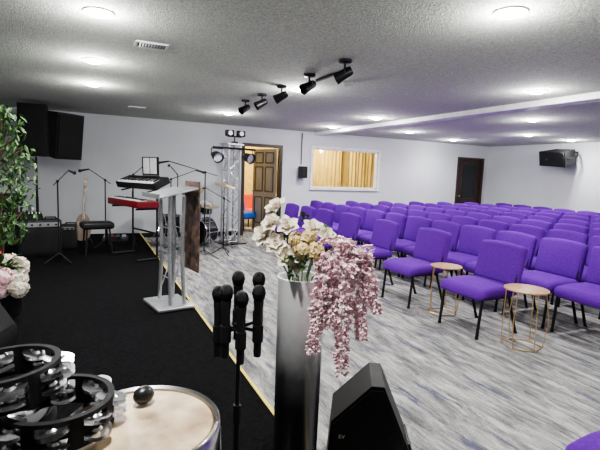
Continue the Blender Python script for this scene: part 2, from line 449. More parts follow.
# ---------------------------------------------------------------- downlights
DL=[(.07,3.39),(.05,4.92),(.06,6.34),(.06,1.0),(2.25,7.92),(2.28,5.06),(2.28,2.03),(4.7,8.54),(4.53,6.69),(4.48,3.53),(6.45,8.2),(6.5,5.15),(8.5,6.8),(10.1,6.95),(4.48,.6),(8.5,3.8),(8.5,9.0)]
def light(name,kind,loc,e,parent=None,**k):
    l=bpy.data.lights.new(name,kind); l.energy=e
    for a,v in k.items(): setattr(l,a,v)
    o=bpy.data.objects.new(name,l); COL.objects.link(o); o.location=loc
    if parent:o.parent=parent
    return o
dl=None
for (x,y) in DL:
    if dl is None:
        dl=root('recessed_light','round white recessed ceiling light switched on','ceiling light',(x,y,ZC),0,'recessed ceiling lights')
        b=MB(); b.lathe([(.088,-.001),(.098,-.001),(.099,-.005),(.095,-.010),(.090,-.010),(.087,-.006)],32,closed=True); b.obj('trim_ring','white',parent=dl)
        b=MB(); b.lathe([(0,-.030),(.045,-.027),(.072,-.017),(.087,-.007),(.087,-.003),(0,-.003)],32); b.obj('lens','lamp',parent=dl)
        light('bulb','SPOT',(0,0,-.04),120,dl,spot_size=R(168),spot_blend=.8,shadow_soft_size=.07,color=(1,.985,.97))
        light('glow','POINT',(0,0,-.085),30,dl,shadow_soft_size=.05,color=(1,.985,.97))  # extra point lamp under the lens, added for the halo on the ceiling
    else: dup(dl,(x,y,ZC))
light('side_room_light','POINT',(4.0,11.6,2.3),190,shadow_soft_size=.15,color=(1,.86,.58))
light('side_room_light','POINT',(6.4,11.5,2.3),190,shadow_soft_size=.15,color=(1,.90,.66))

def spot(loc,rz,tilt,lab='black adjustable ceiling spotlight'):
    r=root('ceiling_spotlight',lab,'spotlight',loc,rz,'black ceiling spotlights')
    b=MB(); b.lathe([(0,0),(.06,0),(.06,-.02),(.05,-.028),(0,-.028)],24); b.cyl((0,0,-.02),(0,0,-.09),.011); b.obj('ceiling_mount','blackmetal',parent=r)
    X=Matrix.Translation((0,0,-.12))@Euler((tilt,0,0)).to_matrix().to_4x4()
    b=MB(); b.lathe([(0,.07),(.035,.07),(.042,.05),(.046,-.02),(.055,-.08),(.055,-.09),(.048,-.085),(.04,-.03),(0,-.03)],24,X=X)
    b.obj('lamp_head','blackmetal',parent=r)
    b=MB(); b.tube([(-.052,0,-.12),(-.052,0,-.085),(.052,0,-.085),(.052,0,-.12)],.006); b.obj('yoke','blackmetal',parent=r)
    return r
s0=spot((2.05,3.56,ZC),R(60),R(60))
for (x,y,rz) in [(2.04,4.25,100),(2.05,5.0,70),(2.05,5.67,85),(2.03,6.3,110)]:
    dup(s0,(x,y,ZC),R(rz))
b=MB(); b.box((0,0,-.012),(.03,.40,.024)); o=b.obj('lighting_track','blackmetal',loc=(2.22,4.25,ZC)); tag(o,'short black lighting track fixed to the ceiling','track')
def vent(loc,rz,w=.32,h=.17):
    r=root('ceiling_vent','white metal louvred air vent in the ceiling','vent',loc,rz)
    b=MB(); 
    for (c,s_) in (((0,h/2,-.006),(w,.02,.012)),((0,-h/2,-.006),(w,.02,.012)),((w/2,0,-.006),(.02,h,.012)),((-w/2,0,-.006),(.02,h,.012))): b.box(c,s_)
    b.obj('vent_frame','white',parent=r)
    b=MB()
    for i in range(9): b.box((-w/2+.03+i*(w-.06)/8,0,-.008),(.010,h-.02,.003),e=(0,R(40),0))
    b.obj('louvre','drumred',parent=r)
    b=MB(); b.box((0,0,-.001),(w-.02,h-.02,.002)); b.obj('duct_shade_sheet','black',parent=r)  # flat black sheet, the shade inside the duct put in as colour
vent((.48,4.04,ZC),R(0),.24,.17); vent((.75,8.3,ZC),R(0),.26,.14); vent((8.4,8.4,ZC),0)
b=MB(); b.lathe([(0,0),(.06,0),(.06,-.02),(.045,-.035),(0,-.038)],24); tag(b.obj('smoke_detector','ceil',loc=(2.55,4.35,ZC)),'white round smoke detector on the ceiling','smoke detector')

# ---------------------------------------------------------------- PA speakers
def pa_speaker(name,loc,rot,w,h,d,lab,logo=None):
    r=root(name,lab,'speaker',loc,rot=rot)
    b=MB(); b.prism([(-w/2,-d/2),(w/2,-d/2),(w*.36,d/2),(-w*.36,d/2)],'z',-h/2,h/2); b.obj('cabinet','black',parent=r)
    b=MB(); b.rbox((0,-d/2-.008,0),(w*.92,.02,h*.94),.008,k=2); b.obj('grille','grille',parent=r)
    return r
pa_speaker('hanging_speaker',(-.42,9.30,2.0),(R(8),0,R(32)),.48,.80,.46,'large black loudspeaker mounted high on the wall')
b=MB(); b.box((0,.05,0),(.06,.22,.06)); b.box((0,.17,0),(.2,.02,.25)); tag(b.obj('speaker_bracket','blackmetal',loc=(-.42,9.818,2.0)),'black wall bracket behind the loudspeaker','bracket')
pa_speaker('stand_speaker',(-.80,8.75,2.02),(0,0,R(-8)),.42,.84,.40,'black loudspeaker raised on a tripod stand')
def tripod(name,loc,h,lab,cat='stand',rad=.35,pr=.017):
    r=root(name,lab,cat,loc)
    b=MB(); b.cyl((0,0,.08),(0,0,h),pr); b.cyl((0,0,.3),(0,0,h*.55),pr*1.3); b.obj('pole','blackmetal',parent=r)
    for i in range(3):
        a=2*math.pi*i/3+.5; b=MB(); b.tube([(0,0,.45),(rad*math.cos(a),rad*math.sin(a),.012)],pr*.7); b.tube([(0,0,.1),(rad*.6*math.cos(a),rad*.6*math.sin(a),.19)],pr*.4); b.obj('leg','blackmetal',parent=r)
    return r
tripod('speaker_stand',(-.80,8.75,SH),1.49,'black tripod stand carrying a loudspeaker')
r=pa_speaker('wall_speaker',(10.44,7.45,2.12),(R(12),R(3),R(-98)),.78,.36,.42,'black horizontal loudspeaker bracketed to the side wall')
b=MB(); b.tube([(-.41,-.15,0),(-.41,.12,0)],.02); b.tube([(.41,-.15,0),(.41,.12,0)],.02); b.tube([(-.41,.12,0),(-.30,.27,.10),(.30,.27,.10),(.41,.12,0)],.018); b.obj('yoke','blackmetal',parent=r)
b=MB(); b.box((0,0,0),(.20,.05,.05)); b.box((.10,0,0),(.02,.16,.2)); tag(b.obj('speaker_bracket','blackmetal',loc=(10.728,7.50,2.19)),'black bracket holding the side wall loudspeaker','bracket')
b=MB(); b.tube([(0,0,0),(0,0,.3)],.012); tag(b.obj('wall_cable','white',loc=(10.82,7.62,2.18)),'white cable running up the side wall','cable')
pa_speaker('wall_speaker',(10.55,6.35,2.36),(0,0,R(-80)),.25,.18,.2,'small black speaker high on the side wall')
r=pa_speaker('wall_speaker',(4.66,9.88,1.52),(0,0,0),.18,.28,.18,'small black box speaker on the wall beside the window')
b=MB(); b.tube([(0,0,0),(.0,0,.75)],.01); tag(b.obj('wall_cable','black',loc=(4.66,9.975,1.7)),'black cable running up the wall','cable')

def amp(loc,rz,w,h,d,lab):
    r=root('guitar_amplifier',lab,'amplifier',loc,rz)
    b=MB(); b.rbox((0,0,h/2),(w,d,h),.02,k=2); b.obj('cabinet','black',parent=r)
    b=MB(); b.rbox((0,-d/2-.004,h*.42),(w*.9,.016,h*.7),.007,k=1); b.obj('grille','grille',parent=r)
    b=MB(); b.box((0,-d/2-.004,h*.88),(w*.9,.01,h*.12)); b.obj('control_panel','silver',parent=r)
    for i in range(5):
        b=MB(); b.cyl((-w*.36+i*w*.18,-d/2-.008,h*.88),(-w*.36+i*w*.18,-d/2-.03,h*.88),.014); b.obj('knob','black',parent=r)
    b=MB(); b.tube([(w*.3-.1,0,h+.002),(w*.3-.08,0,h+.03),(w*.3+.05,0,h+.03),(w*.3+.07,0,h+.002)],.01); b.obj('handle','black',parent=r)
amp((-.70,7.75,SH),R(12),.58,.55,.3,'black guitar amplifier standing on the platform')
amp((-.38,8.30,SH),R(-5),.36,.40,.28,'small black amplifier beside the guitar')
r=root('audio_mixer','grey audio mixer resting on the guitar amplifier','mixer',(-.80,7.75,SH+.553),R(12))
b=MB(); b.prism([(-.12,0),(.12,0),(.12,.10),(-.12,.04)],'x',-.15,.15); b.obj('mixer_body','black',parent=r)
for i in range(6):
    b=MB(); b.cyl((-.12+i*.048,.03,.075),(-.12+i*.048,.03,.10),.01); b.obj('knob','keys',parent=r)
r=root('equipment_rack','tall black equipment rack with silver units','rack',(-1.22,8.15,SH),R(5))
b=MB(); b.rbox((0,0,.45),(.42,.40,.90),.015,k=2); b.obj('case','black',parent=r)
for i in range(5):
    b=MB(); b.box((0,-.204,.14+i*.15),(.36,.012,.10)); b.obj('rack_unit','silver' if i%2 else 'grille',parent=r)
r=root('pedal_board','small black pedal board with effect pedals','pedal board',(.42,8.95,SH),R(-10))
b=MB(); b.prism([(-.12,0),(.12,0),(.12,.09),(-.12,.03)],'x',-.22,.22); b.obj('board','black',parent=r)
for i in range(4):
    b=MB(); b.box((-.16+i*.105,0,.085),(.07,.12,.04),e=(R(14),0,0)); b.obj('pedal',['drumred','redgloss','drumblack','silver'][i],parent=r)

r=root('floor_monitor','black wedge monitor lying on the platform','speaker',(-.80,3.85,SH),R(-20))
b=MB(); b.prism([(-.2,0),(.2,0),(.2,.12),(.05,.34),(-.2,.30)],'y',-.25,.25); b.obj('cabinet','black',parent=r)
b=MB(); b.box((.13,0,.235),(.012,.44,.22),e=(0,R(-34),0)); b.obj('grille','grille',parent=r)

# ---------------------------------------------------------------- keyboards
def keyboard(name,loc,rz,L,D,mt,lab):
    r=root(name,lab,'keyboard',loc,rz)
    b=MB(); b.rbox((0,0,0),(L,D,.10),.012,k=2); b.obj('keyboard_body',mt,parent=r)
    b=MB(); n=int(L/.026)-4
    for i in range(n): b.box((-L/2+.06+i*(L-.12)/n+.011,-D*.22,.055),(.0215,.14,.02))
    b.obj('white_keys','keys',parent=r)
    b=MB()
    for i in range(n):
        if i%7 in (0,1,3,4,5): b.box((-L/2+.06+(i+1)*(L-.12)/n,-D*.16,.069),(.012,.09,.014))
    b.obj('black_keys','black',parent=r)
    b=MB(); b.box((0,D*.28,.052),(.16,.07,.006)); b.obj('display','darkroom',parent=r)
    for i in range(8):
        b=MB(); b.cyl((-L*.4+i*.045,D*.28,.045),(-L*.4+i*.045,D*.28,.066),.011); b.obj('knob','black',parent=r)
    return r
KX,KY,KR=.60,7.3,R(-68)
keyboard('stage_keyboard',(KX,KY,.95),KR,1.00,.34,'redgloss','dark red stage keyboard on the lower tier of a stand')
Xk=Matrix.Rotation(KR,3,'Z')
v=Xk@Vector((0,.12,0))
o=keyboard('synthesizer_keyboard',(KX+v.x+.03,KY+v.y,1.26),R(-62),.98,.28,'black','black synthesizer on the upper tier, tilted'); o.rotation_euler=(R(24),0,R(-60))
b=MB(); b.box((.1,.17,.20),(.40,.01,.28),e=(R(-22),0,0)); b.box((.1,.10,.055),(.40,.06,.01)); b.obj('music_rest','blackmetal',parent=o)
b=MB(); b.box((.02,.158,.21),(.15,.003,.24),e=(R(-22),0,0)); b.box((.19,.158,.21),(.15,.003,.24),e=(R(-22),0,0)); b.obj('sheet_music','paper',parent=o)
r=root('keyboard_stand','black two-tier metal keyboard stand','stand',(KX,KY,SH),KR)
for sx in (-.38,.38):
    b=MB(); b.tube([(sx,-.14,.02),(sx,.22,.02)],.016); b.tube([(sx,.19,.02),(sx,.19,1.0)],.016); b.tube([(sx,.19,.775),(sx,-.15,.775)],.014); b.tube([(sx,.19,1.0),(sx,.19,1.06),(sx,.0,1.02)],.012); b.obj('stand_leg','blackmetal',parent=r)
b=MB(); b.tube([(-.38,.19,.4),(.38,.19,.4)],.014); b.obj('crossbar','blackmetal',parent=r)
r=root('keyboard_stool','black padded stool with metal legs','stool',(.10,7.6,SH),R(10))
b=MB(); b.rbox((0,0,.47),(.46,.30,.10),.035,puff=(0,0,.01)); b.obj('seat','black',parent=r)
for sx in (-1,1):
    for sy in (-1,1):
        b=MB(); b.tube([(sx*.16,sy*.1,.42),(sx*.19,sy*.14,.014)],.014); b.obj('leg','blackmetal',parent=r)
r=root('electric_guitar','brown electric guitar upright on a floor stand','guitar',(-.13,8.75,SH+.08),rot=(R(-10),R(5),R(8)))
b=MB()
prof=[]
for i in range(40):
    a=2*math.pi*i/40; rr=.165*(1+.18*math.cos(2*a)+.06*math.cos(a*3)); prof.append((rr*.95*math.sin(a),.2+rr*1.25*math.cos(a)))
b.prism(prof,'y',-.022,.022); b.obj('guitar_body','guitar',parent=r)
b=MB(); b.box((0,-.028,.66),(.045,.022,.62)); b.obj('guitar_neck','neck',parent=r)
b=MB(); b.prism([(-.03,.97),(.03,.97),(.05,1.12),(-.02,1.14)],'y',-.034,-.016); b.obj('headstock','neck',parent=r)
b=MB()
for i in range(6): b.cyl((-.02+i*.008,-.041,.12),(-.02+i*.008,-.041,1.05),.0012,seg=4)
b.obj('strings','chrome',parent=r)
r=root('guitar_stand','black folding floor stand under the guitar','stand',(-.13,8.84,SH))
b=MB(); b.tube([(-.16,-.10,.012),(0,.10,.5),(.16,-.10,.012)],.01); b.tube([(0,.10,.5),(0,.24,.012)],.01); b.tube([(-.12,-.06,.06),(-.12,-.14,.06)],.01); b.tube([(.12,-.06,.06),(.12,-.14,.06)],.01); b.obj('stand_frame','blackmetal',parent=r)

def boom_stand(loc,rz,h,L,ang,lab,lr=.3):
    r=root('microphone_stand',lab,'microphone stand',loc,rz)
    b=MB(); b.cyl((0,0,.1),(0,0,h),.010); b.obj('pole','blackmetal',parent=r)
    for i in range(3):
        a=2*math.pi*i/3+.4; b=MB(); b.tube([(0,0,.14),(lr*math.cos(a),lr*math.sin(a),.01)],.009); b.obj('leg','blackmetal',parent=r)
    dx,dz=math.cos(ang),math.sin(ang)
    b=MB(); b.tube([(-dx*L*.35,0,h-dz*L*.35),(dx*L,0,h+dz*L)],.007); b.sph((0,0,h),.022); b.obj('boom_arm','blackmetal',parent=r)
    b=MB(); b.cyl((dx*L,0,h+dz*L),(dx*(L+.15),0,h+dz*L-.03),.012,.018); b.sph((dx*(L+.17),0,h+dz*L-.034),.027); b.obj('microphone','black',parent=r)
boom_stand((.24,8.25,SH),R(170),1.15,.30,R(35),'black boom microphone stand behind the keyboards',.18)
boom_stand((.70,8.45,SH),R(20),1.25,.3,R(40),'black boom microphone stand standing near the platform edge',.18)
boom_stand((1.75,7.5,0),R(170),1.45,.6,R(15),'black boom microphone stand beside the drum kit')
boom_stand((1.30,8.15,0),R(15),1.3,.5,R(20),'black boom microphone stand near the truss',.2)
boom_stand((2.15,7.75,0),R(140),1.0,.4,R(25),'low black boom microphone stand aimed at the drums',.2)
boom_stand((-.40,7.10,SH),R(60),1.15,.3,R(30),'black microphone stand in front of the amplifiers',.2)

# ---------------------------------------------------------------- drum kit
def drum(name,loc,rad,h,rot,lab,m='drumblack',head='paper'):
    r=root(name,lab,'drum',loc,rot=rot)
    b=MB(); b.lathe([(rad,-h/2),(rad,h/2)],36); b.obj('shell',m,parent=r)
    for z in (-h/2,h/2):
        b=MB(); b.lathe([(rad+.002,z-.012),(rad+.012,z-.012),(rad+.012,z+.012),(rad+.002,z+.012)],36,closed=True); b.obj('hoop','chrome',parent=r)
        b=MB(); b.lathe([(0,z+math.copysign(.003,z)),(rad,z+math.copysign(.003,z))],36); b.obj('drum_head',head,parent=r)
    b=MB()
    for i in range(8):
        a=2*math.pi*i/8; b.cyl(((rad+.012)*math.cos(a),(rad+.012)*math.sin(a),-h/2),((rad+.012)*math.cos(a),(rad+.012)*math.sin(a),h/2),.004,seg=6)
    b.obj('tension_rods','chrome',parent=r)
    return r
drum('bass_drum',(1.98,8.75,.29),.26,.36,(R(90),0,R(-50)),'black bass drum lying on its side on the carpet','drumblack','drumblack')
drum('floor_tom',(1.42,8.85,.42),.17,.34,(0,0,0),'black floor tom on the carpet')
r=root('drum_legs','three chrome legs under the floor tom','legs',(1.42,8.85,0))
for i in range(3):
    a=2*math.pi*i/3; b=MB(); b.tube([(.195*math.cos(a),.195*math.sin(a),.0),(.195*math.cos(a),.195*math.sin(a),.5)],.006); b.obj('leg','chrome',parent=r)
drum('rack_tom',(2.02,8.65,.76),.14,.18,(R(15),0,0),'black rack tom above the bass drum')
drum('snare_drum',(1.72,8.30,.62),.16,.13,(0,0,0),'silver snare drum on a chrome stand','chrome')
r=root('snare_stand','chrome tripod stand holding the snare drum','stand',(1.72,8.30,0))
b=MB(); b.cyl((0,0,.1),(0,0,.55),.01); 
for i in range(3):
    a=2*math.pi*i/3+.9; b.tube([(0,0,.2),(.18*math.cos(a),.18*math.sin(a),.01)],.007); b.tube([(0,0,.48),(.15*math.cos(a),.15*math.sin(a),.545)],.006)
b.obj('stand_frame','chrome',parent=r)
def cymbal(loc,h,rad,lab,tx=0,ty=0):
    r=root('cymbal_stand',lab,'cymbal',loc)
    b=MB(); b.cyl((0,0,.15),(0,0,h),.009)
    b.obj('pole','chrome',parent=r)
    for i in range(3):
        a=2*math.pi*i/3+.2; b=MB(); b.tube([(0,0,.3),(.2*math.cos(a),.2*math.sin(a),.008)],.008); b.obj('leg','chrome',parent=r)
    b=MB(); b.lathe([(0,.02),(.02,.018),(.035,.006),(rad*.6,-.004),(rad,-.014),(rad,-.016),(rad*.6,-.006),(.03,.002),(0,.002)],36,X=Euler((tx,ty,0)).to_matrix().to_4x4()); b.obj('cymbal','brass',parent=r,loc=(0,0,h))
cymbal((1.62,7.90,0),1.12,.20,'brass crash cymbal tilted on a chrome stand',R(14),R(-12))
cymbal((2.28,8.22,0),1.22,.20,'brass ride cymbal on a chrome stand',R(12),R(10))
cymbal((1.25,9.3,0),.95,.17,'pair of brass hi-hat cymbals on a chrome stand')
cymbal((1.95,7.95,0),.85,.16,'small brass cymbal on a low chrome stand',R(8),0)

# ---------------------------------------------------------------- truss
r=root('lighting_truss','silver aluminium box truss tower beside the doorway','truss',(2.62,8.95,0),R(12))
w=.13
b=MB()
for sx in (-w,w):
    for sy in (-w,w): b.cyl((sx,sy,.02),(sx,sy,2.0),.022,seg=10)
b.obj('chords','silver',parent=r)
b=MB(); n=8
for i in range(n):
    za=.05+i*.24; zb=za+.24
    for k in range(4):
        c=[(-w,-w),(w,-w),(w,w),(-w,w)]; p=c[k]; q=c[(k+1)%4]
        if i%2: p,q=q,p
        b.cyl((*p,za),(*q,zb),.009,seg=6); b.cyl((*p,za),(*q,za),.009,seg=6)
b.obj('lacing','silver',parent=r)
b=MB(); b.box((0,0,.012),(.5,.5,.024)); b.obj('base_plate','blackmetal',parent=r)
b=MB(); b.box((0,0,2.015),(.36,.36,.03)); b.obj('top_plate','silver',parent=r)
b=MB(); b.tube([(-.5,-.17,1.93),(.45,-.17,1.93)],.02); b.obj('crossbar','blackmetal',parent=r)
M['lens']=mat('light_lens',(.55,.57,.62),.12,.2)
def par(loc,rz,tilt,lab):
    r=root('stage_light',lab,'stage light',loc,rz,'stage lights on the truss')
    X=Euler((tilt,0,0)).to_matrix().to_4x4()
    b=MB(); b.lathe([(0,.13),(.06,.12),(.085,.06),(.10,-.06),(.11,-.1),(.10,-.1),(.09,-.06),(0,-.055)],28,X=X); b.obj('lamp_housing','black',parent=r)
    b=MB(); b.lathe([(0,-.06),(.088,-.062)],28,X=X); b.obj('lens','lens',parent=r)
    b=MB(); b.tube([(-.115,0,0),(-.115,0,.15),(.115,0,.15),(.115,0,0)],.009); b.obj('yoke','blackmetal',parent=r)
par((2.26,8.74,1.76),R(10),R(-70),'black round stage light hanging from the truss bar')
par((2.90,8.74,1.76),R(25),R(-75),'black round stage light aimed at the platform')
r=root('twin_spotlight','black twin floodlight on top of the truss','spotlight',(2.66,8.9,2.032),R(5))
b=MB(); b.box((0,0,.02),(.1,.1,.04)); b.cyl((0,0,.02),(0,0,.14),.015); b.tube([(-.15,0,.14),(.15,0,.14)],.014); b.obj('bracket','blackmetal',parent=r)
for sx in (-.12,.12):
    b=MB(); b.rbox((sx,-.03,.20),(.17,.1,.12),.02,k=2); b.obj('lamp_head','black',parent=r)
    b=MB(); b.cyl((sx,-.081,.20),(sx,-.084,.20),.045,seg=20); b.obj('lens','keys',parent=r)

# ---------------------------------------------------------------- lectern
r=root('lectern','silver and clear acrylic lectern with slanted top and picture panel','lectern',(.75,4.62,SH),R(11))
b=MB(); b.rbox((-.03,0,.02),(.38,.48,.04),.015,k=2); b.obj('base_plate','silver',parent=r)
for sx in (-.07,.07):
    for sy in (-1,1):
        b=MB(); b.tube([(sx,sy*.16,.04),(sx*.9,sy*.11,.55),(sx,sy*.14,1.12)],.019,12); b.obj('upright','silver',parent=r)
b=MB()
for sy in (-1,1):
    b.tube([(-.07,sy*.155,.12),(.065,sy*.11,.55),(-.07,sy*.135,1.0)],.006)
for z,yy in ((.3,.13),(.55,.105),(.8,.12)):
    b.tube([(-.065,-yy,z),(-.065,yy,z)],.007); b.tube([(.065,-yy,z),(.065,yy,z)],.007)
b.obj('cross_rods','chrome',parent=r)
b=MB(); b.rbox((0,0,.62),(.20,.27,.012),.005,k=1); b.obj('shelf','acrylic',parent=r)
b=MB(); b.rbox((-.02,0,1.160),(.40,.50,.022),.009,k=2,e=(0,R(-14),0)); b.box((-.215,0,1.125),(.012,.50,.045)); b.obj('reading_desk','silver',parent=r)
b=MB(); b.box((.205,-.02,.81),(.012,.36,.92)); b.obj('picture_panel','print',parent=r,label='panel printed with a warm brown landscape picture')
b=MB(); b.tube([(.1,.12,1.18),(.1,.12,1.33),(.02,.1,1.41)],.006); b.sph((.0,.095,1.42),.016); b.obj('gooseneck_microphone','black',parent=r)

# ---------------------------------------------------------------- tree and flowers
r=root('artificial_tree','leafy artificial ficus tree in a black pot','plant',(-.84,5.35,SH))
b=MB(); b.lathe([(0,0),(.14,0),(.18,.28),(.165,.28),(.13,.05),(0,.05)],28); b.obj('pot','black',parent=r)
b=MB(); b.tube([(0,0,.05),(.03,.02,.6),(-.02,0,1.1),(.02,.01,1.6)],.022)
for i in range(26):
    a=random.uniform(0,6.28); z=random.uniform(.7,1.6); l=random.uniform(.15,.30); b.tube([(0,0,z-.1),(l*math.cos(a),l*math.sin(a),z+random.uniform(0,.25))],.006,5)
b.obj('trunk','bark',parent=r)
b=MB()
for i in range(1050):
    a=random.uniform(0,6.28); z=random.uniform(.60,1.95); mr=.36*math.sin(math.pi*min(1,max(0,(z-.42)/1.66)))**.5
    rr=mr*random.random()**.45*random.choice((.8,1,1.12))
    T=Matrix.Translation((rr*math.cos(a),rr*math.sin(a),z))@Euler((random.uniform(-1.8,.2),random.uniform(-.6,.6),random.uniform(0,6.28))).to_matrix().to_4x4()
    L=random.uniform(.05,.09); b.petal(T,L,L*.45,-.1,.3,3,2)
o=b.obj('foliage','green',parent=r,sharp=80); o['kind']='stuff'

def blossom(b,T,size,rings=3,n=6,open_=.5):
    for k in range(rings):
        nn=n-k if n-k>3 else 3
        for i in range(nn):
            a=2*math.pi*(i+.5*k)/nn+random.uniform(-.15,.15)
            tilt=R(10+28*k+random.uniform(-8,8))*(1.4-open_)
            L=size*(1-.2*k)
            X=T@Matrix.Rotation(a,4,'Z')@Matrix.Rotation(tilt,4,'X')
            b.petal(X,L,L*.75,.35,.35)
def ball(b,c,rad,n,ps):
    for i in range(n):
        d=Vector((random.gauss(0,1),random.gauss(0,1),random.gauss(0,1))).normalized()
        q=d.to_track_quat('Z','Y').to_matrix().to_4x4()
        T=Matrix.Translation(Vector(c)+d*rad*random.uniform(.88,1.05))@q@Matrix.Rotation(random.uniform(0,6.28),4,'Z')
        for k in range(4): b.petal(T@Matrix.Rotation(k*math.pi/2,4,'Z'),ps,ps*.8,.25,.1,2,2)
r=root('flower_arrangement','white and pale pink hydrangea arrangement with a few red blooms','flowers',(-.69,4.74,SH),0)
b=MB(); b.lathe([(0,0),(.10,0),(.13,.26),(.12,.26),(.09,.02),(0,.02)],24); b.obj('pot','black',parent=r)
for (c,rad,mt,ps) in [((.08,-.05,.34),.09,'petal',.026),((-.02,-.12,.38),.09,'pinklight',.026),((.10,.04,.44),.08,'petal',.026),((.0,.05,.47),.09,'petal',.026),((-.12,-.02,.38),.09,'pinklight',.026),((.10,-.12,.27),.08,'petal',.026),((-.04,-.10,.27),.08,'pinklight',.026),((-.08,0,.55),.045,'red',.026),((-.13,-.04,.50),.035,'red',.026)]:
    b=MB(); b.sph(c,rad*.85,seg=12); ball(b,c,rad,70,ps); b.obj('hydrangea_bloom' if mt!='red' else 'red_bloom',mt,parent=r,sharp=80)
b=MB()
for i in range(60):
    a=random.uniform(0,6.28); T=Matrix.Translation((.04*math.cos(a),.04*math.sin(a),random.uniform(.25,.48)))@Matrix.Rotation(a,4,'Z')@Matrix.Rotation(R(random.uniform(0,50)),4,'X'); b.petal(T,.16,.05,.1,.4)
b.obj('leaves','green',parent=r,sharp=80)

# vase
VX,VY,VT=.785,1.63,1.08
b=MB(); h=VT-SH
b.lathe([(0,0),(.088,0),(.092,.01),(.098,h-.012),(.101,h-.006),(.101,h),(.094,h),(.090,h-.05),(.08,.03),(0,.03)],96)
tag(b.obj('floor_vase','vase',loc=(VX,VY,SH)),'tall cylindrical vase fading from silver to black','vase')
r=root('flower_bouquet','bouquet of white and cream blossoms with drooping pink wisteria','flowers',(VX,VY,VT),R(-25.2))
b=MB()
stems=[(-.11,.02,.27),(-.15,-.02,.17),(-.06,-.05,.19),(.07,.0,.18),(.0,-.05,.12),(.05,-.06,.15),(-.04,-.08,.05),(.12,-.05,.07),(.18,-.03,.12),(.2,-.02,.13)]
for s_ in stems: b.tube([(random.uniform(-.02,.02),random.uniform(-.02,.02),-.3),(s_[0]*.35,s_[1]*.35,0.0),(s_[0],s_[1],s_[2])],.003,5)
b.obj('stems','green',parent=r)
random.seed(11)
for (c,sz,rx,ry) in [((-.110,.0,.275),.054,25,-30),((-.155,-.02,.165),.054,45,-50),((-.125,-.04,.215),.048,40,-40),((-.065,-.05,.205),.052,50,-10),
                  ((-.060,-.07,.090),.055,65,-15),((.035,.0,.195),.050,35,10),((.085,-.02,.170),.048,40,30),((-.105,-.05,.135),.050,60,-20),((-.02,-.07,.065),.04,75,0)]:
    b=MB(); T=Matrix.Translation(c)@Euler((R(rx),R(ry),0)).to_matrix().to_4x4(); blossom(b,T,sz,4,6,.4); b.sph(Vector(c)+T.to_3x3()@Vector((0,0,.006)),.010,seg=8,rings=6); b.obj('white_blossom','petal',parent=r,sharp=80)
for (c,rad) in [((.000,-.10,.135),.038),((.045,-.10,.125),.034),((-.03,-.09,.165),.025),((.02,-.09,.175),.026)]:
    b=MB(); b.sph(c,rad*.8,seg=12); ball(b,c,rad,60,.014); b.obj('cream_bloom','cream',parent=r,sharp=80)
def raceme(p0,p1,rad,n):
    b=MB(); p0=Vector(p0);p1=Vector(p1)
    for i in range(n):
        t=random.random()**.9; p=p0.lerp(p1,t)
        rr=rad*(1.0-.6*t)*(.85+.15*math.sin(t*14+1)) ; a=random.uniform(0,6.28)
        d=Vector((math.cos(a),math.sin(a),random.uniform(-1.1,.1)))
        T=Matrix.Translation(p+Vector((math.cos(a),math.sin(a),0))*rr*random.uniform(.5,1.15))@d.to_track_quat('Y','Z').to_matrix().to_4x4()
        s_=random.uniform(.014,.021)*(1-.3*t)
        b.petal(T,s_*1.2,s_,.4,.2,2,2); b.petal(T@Matrix.Rotation(2.2,4,'Y'),s_*1.1,s_*.9,.3,.1,2,2); b.petal(T@Matrix.Rotation(-2.2,4,'Y')@Matrix.Rotation(.5,4,'X'),s_,s_*.8,.3,.1,2,2)
    b.cyl(p0,p1,.002,seg=5)
    b.obj('wisteria_cluster','pink',parent=r,sharp=80)
raceme((.095,-.12,.09),(.050,-.13,-.27),.038,330)
raceme((.150,-.11,.10),(.170,-.12,-.36),.042,430)
raceme((.205,-.06,.12),(.250,-.07,-.23),.038,330)
raceme((.225,-.04,.14),(.310,-.04,-.13),.036,260)
raceme((.10,-.10,.13),(.115,-.13,-.17),.036,260)
raceme((.13,-.05,.17),(.23,-.05,.08),.05,300)
b=MB()
for (x,y,z,L,a) in [(-.05,-.08,.02,.09,200),(-.02,-.10,.0,.09,170),(.03,-.10,.03,.09,160),(.07,-.09,.07,.09,130),(-.08,-.05,.05,.10,230),(.1,0,.16,.09,60),(.0,.02,.22,.08,0),(-.10,.0,.14,.10,260),(-.04,-.10,.06,.09,185),(-.02,-.09,.09,.08,210)]:
    for k in range(3):
        T=Matrix.Translation((x+random.uniform(-.02,.02),y,z+.03+random.uniform(-.02,.02)))@Matrix.Rotation(R(a+random.uniform(-35,35)),4,'Z')@Matrix.Rotation(R(random.uniform(-35,35)),4,'X'); b.petal(T,L*.7,.022,.1,.5)
b.obj('leaves','green',parent=r,sharp=80)

# ---------------------------------------------------------------- mic cluster
MX,MY=.484,1.51
r=root('microphone_holder','black multi microphone stand with a round base','microphone stand',(MX,MY,SH),R(-25))
b=MB(); b.lathe([(0,0),(.14,0),(.14,.012),(.12,.022),(.02,.03),(0,.03)],36); b.obj('base','blackmetal',parent=r)
b=MB(); b.cyl((0,0,.02),(0,0,.5),.011,seg=16); b.cyl((0,0,.5),(0,0,.84),.008,seg=16); b.cyl((0,0,.47),(0,0,.54),.015,seg=16); b.obj('pole','blackmetal',parent=r)
mics=[(-.076,.0,-.02),(-.040,-.055,.0),(-.014,.055,.025),(.014,-.058,-.02),(.070,-.025,-.005),(.062,.050,.025)]
b=MB(); b.cyl((0,0,.82),(0,0,.85),.02,seg=16)
for (x,y,z) in mics: b.tube([(0,0,.835),(x*.75,y*.75,.835+z*.3)],.006)
b.obj('holder_arms','blackmetal',parent=r)
for (x,y,z) in mics:
    b=MB(); b.lathe([(.0150,.80+z),(.0195,.80+z),(.0195,.86+z),(.0150,.86+z)],16,c=(x,y,0),closed=True); b.obj('clip','black',parent=r)
